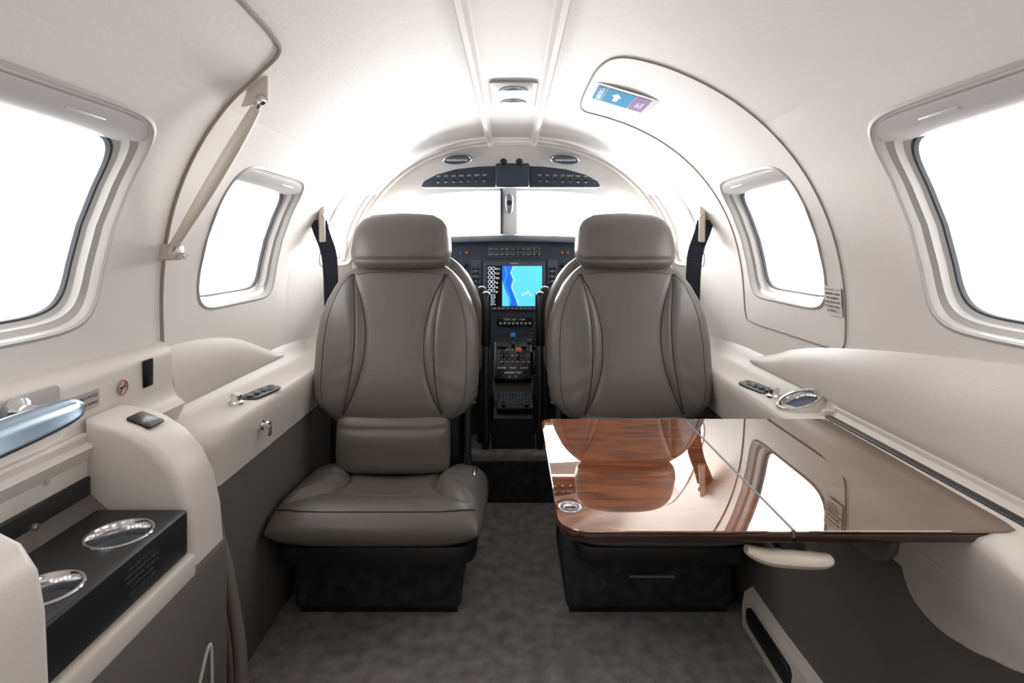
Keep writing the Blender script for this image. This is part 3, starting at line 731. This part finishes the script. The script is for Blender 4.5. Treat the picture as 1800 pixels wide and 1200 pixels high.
sb.location=(-.628,.975,.650); sb.rotation_euler=(0,.38,0)
hs=mk('drain_hose',tube([(-.585,1.075,.50),(-.562,1.07,.43),(-.538,1.065,.36),(-.522,1.063,.28),(-.508,1.06,.20),(-.502,1.055,.12),(-.50,1.055,.011)],.012,12),HOSE,label='taupe rubber hose beside the cabinet',category='hose')
mk('drain_hose',tube([(-.590,1.12,.46),(-.570,1.11,.38),(-.560,1.10,.28),(-.545,1.09,.15),(-.535,1.09,.010)],.009,12),HOSE,label='thinner taupe rubber hose beside the cabinet',category='hose')

# door fittings
dh=thing('door_handle',(-.70,.80,.70),'polished bluish metal lever on the entry door band','door handle')
mk('handle_plate',prism(rrect(.55,.885,.665,.735,.012),(-.7065,0,0),(0,1,0),(0,0,1),.004,.001),FRAMEM,dh)
mk('handle_pivot',lathe([(.022,0),(.022,.012),(.013,.018),(.013,.055),(.017,.06)],(-.703,.80,.712),(1,0,0),24),CHROME,dh)
R=[]
for f in lin(0,1,36):
    y=.45+.385*f; w=(.023-.006*f)*(1-f**16)**.5+.0015; x=-.638+.012*math.sin(f*2)
    th=.006*(1-f**14)**.5+.001
    R.append([V((x+th*math.cos(a)-.45*w*math.sin(a),y,.708+.008*f+w*math.copysign(abs(math.sin(a))**.6,math.sin(a)))) for a in [2*math.pi*k/24 for k in range(24)]])
vs,fs=grid(R,False,True); fs=list(fs)+[list(range(24))[::-1],[35*24+k for k in range(24)]]
mk('handle_lever',(vs,fs),HANDLE,dh)
pc=mk('door_placard',prism(rrect(.905,.972,.675,.705,.003),(-.7070,0,0),(0,1,0),(0,0,1),.002,0),FRAMEM,label='small printed instruction plate on the door band',category='placard')
each('placard_lettering',[text('PULL LATCH',.008,(-.7045,.944,.696),(0,1,0),(0,0,1)),text('ROTATE HANDLE',.0062,(-.7045,.944,.684),(0,1,0),(0,0,1))],GREYT,pc,False)
mk('placard_symbol',box(-.7048,-.7042,.908,.914,.680,.700,0),GREYT,pc,smooth=False)
ns=mk('no_smoking_sign',disc((-.7075,1.03,.692),(1,0,0),.0145,.003,32,0),CLEARP,label='round no smoking sign with red ring',category='sign')
mk('ban_ring',ringv((-.704,1.03,.692),(1,0,0),.0125,.001,32),RED,ns)
mk('ban_bar',box(-.0008,.0008,-.012,.012,-.0009,.0009,0,M=Matrix.Translation((-.7035,1.03,.692))@Matrix.Rotation(math.radians(45),4,'X')),RED,ns)
mk('cigarette_symbol',box(-.7047,-.7038,1.022,1.038,.6907,.6933,0),BLACK,ns)
mk('latch_window',prism(rrect(1.088,1.118,.675,.728,.004),(-.7075,0,0),(0,1,0),(0,0,1),.003,.001),BLACKG,label='small black door latch inspection window',category='latch window')

# gas strut
gs=thing('door_strut',(-.70,1.18,.93),'beige tubular door support strut on the cabin wall','door strut')
a=V((-.485,1.10,1.230)); b=V((-.688,1.160,.950))
d=(b-a).normalized(); bow=V((.010,-.008,.006))
mk('strut_sleeve',tube([a+d*.02,a+d*.1+bow,a+d*.2+bow,a+d*.28+bow*.6,b],.0135,14,rad=lambda f:.0095+.004*math.sin(math.pi*min(1,f*1.1+.02))),STRUTM,gs)
mk('strut_rod',tube([a-d*.005,a+d*.03],.006,10,smooth=False),CHROME,gs)
mk('ball_joint',lathe([(0,-.011),(.008,-.008),(.011,0),(.008,.008),(0,.011)],a,(0,-1,0),20),CHROME,gs)
mk('upper_bracket',prism([(-.04,0),(.012,0),(.024,.055),(.038,.088),(.022,.092),(-.010,.045)],a+V((0,.01,-.005)),(1,0,.2),(-.2,0,1),.012,.003),STRUTM,gs)
lbk=mk('lower_bracket',box(-.725,-.685,1.155,1.195,.918,.952,.008),STRUTM,gs)
mk('lower_pin',disc((-.685,1.168,.928),(1,-.3,0),.007,.020),CHROME,lbk)
mk('strut_end',tube([b-d*.012,b+d*.022],.009,10,smooth=False),CHROME,gs)

# placards on hatch
def onhull(y,x): return H(y,t_of_x(x),1,.003)
c=onhull(1.56,.305); e1=(onhull(1.56,.33)-onhull(1.56,.28)).normalized(); e2=V((0,1,0))
nn=e2.cross(e1)
ep=mk('exit_placard',prism(rrect(-.085,.085,-.085,.085,.008),c,e2,e1,.002 if nn.z<0 else -.002,0),CLEARP,label='clear emergency exit placard with blue arrow symbol on the hatch',category='placard')
if nn.z>0: nn=-nn
q=c+nn*.0022
def onp(u,v,k=0): return q+e1*u+e2*v+nn*k
def quad(u0,u1,v0,v1,k):
    return ([onp(u0,v0,k),onp(u1,v0,k),onp(u1,v1,k),onp(u0,v1,k)],[[0,1,2,3]])
mk('blue_field',quad(-.050,.025,-.065,.065,.0006),BLUEP,ep,smooth=False)
mk('violet_field',quad(.027,.068,-.065,.065,.0006),PURP,ep,smooth=False)
mk('blue_band',quad(-.077,-.052,-.065,.065,.0006),BLUEP,ep,smooth=False)
mk('arrow_symbol',([onp(-.02,-.04,.001),onp(-.005,-.01,.001),onp(-.012,-.01,.001),onp(-.012,.03,.001),onp(-.024,.03,.001),onp(-.024,-.01,.001),onp(-.032,-.01,.001)],[[0,1,2,3,4,5,6]]),BLACK,ep,smooth=False)
each('placard_lettering',[text('EMERGENCY',.019,onp(-.064,0,.001),-e2,e1),text('EXIT',.026,onp(.047,0,.001),-e2,e1)],BLACK,ep,False)
zl=lambda z:V((XZ(z,1.285)-.004,0,z))
pl2=mk('hatch_notice',([zl(.79)+V((0,1.257,0)),zl(.79)+V((0,1.325,0)),zl(.855)+V((0,1.325,0)),zl(.855)+V((0,1.257,0))],[[0,1,2,3]]),CREAM,label='small printed exit instructions beside the hatch window',category='placard',smooth=False)
each('notice_lettering',[text(t,.0078,V((XZ(.82,1.29)-.0065,1.291,.848-.0095*k)),(0,-1,0),(0,0,1)) for k,t in enumerate(('EMERGENCY EXIT','REMOVE COVER','PULL HANDLE','PUSH DOOR OUT','DO NOT OPEN','IN FLIGHT'))],GREYT,pl2,False)

# ---------------------------------------------------------------- light
w=bpy.data.worlds.new('World'); SC.world=w; w.use_nodes=True
bg=w.node_tree.nodes['Background']; bg.inputs[0].default_value=(.98,.99,1,1); bg.inputs[1].default_value=4.5
def area(name,loc,rot,sx,sy,p,col=(1,1,1)):
    l=bpy.data.lights.new(name,'AREA'); l.shape='RECTANGLE'; l.size=sx; l.size_y=sy; l.energy=p; l.color=col
    o=bpy.data.objects.new(name,l); o.location=loc; o.rotation_euler=rot; COL.objects.link(o); return o
area('windshield_daylight',(0,2.85,1.12),(math.radians(98),0,math.radians(180)),1.2,.35,80)
area('aft_fill_light',(0,-.9,1.2),(math.radians(75),0,0),.9,.4,1,(1,.95,.9))  # unseen fill light added behind the camera to brighten the foreground
cam=bpy.data.cameras.new('Camera'); cam.lens=20; cam.sensor_width=36; cam.shift_y=-170/1800; cam.clip_start=.02
co=bpy.data.objects.new('Camera',cam); co.location=(0,0,.95); co.rotation_euler=(math.pi/2,0,0); COL.objects.link(co); SC.camera=co
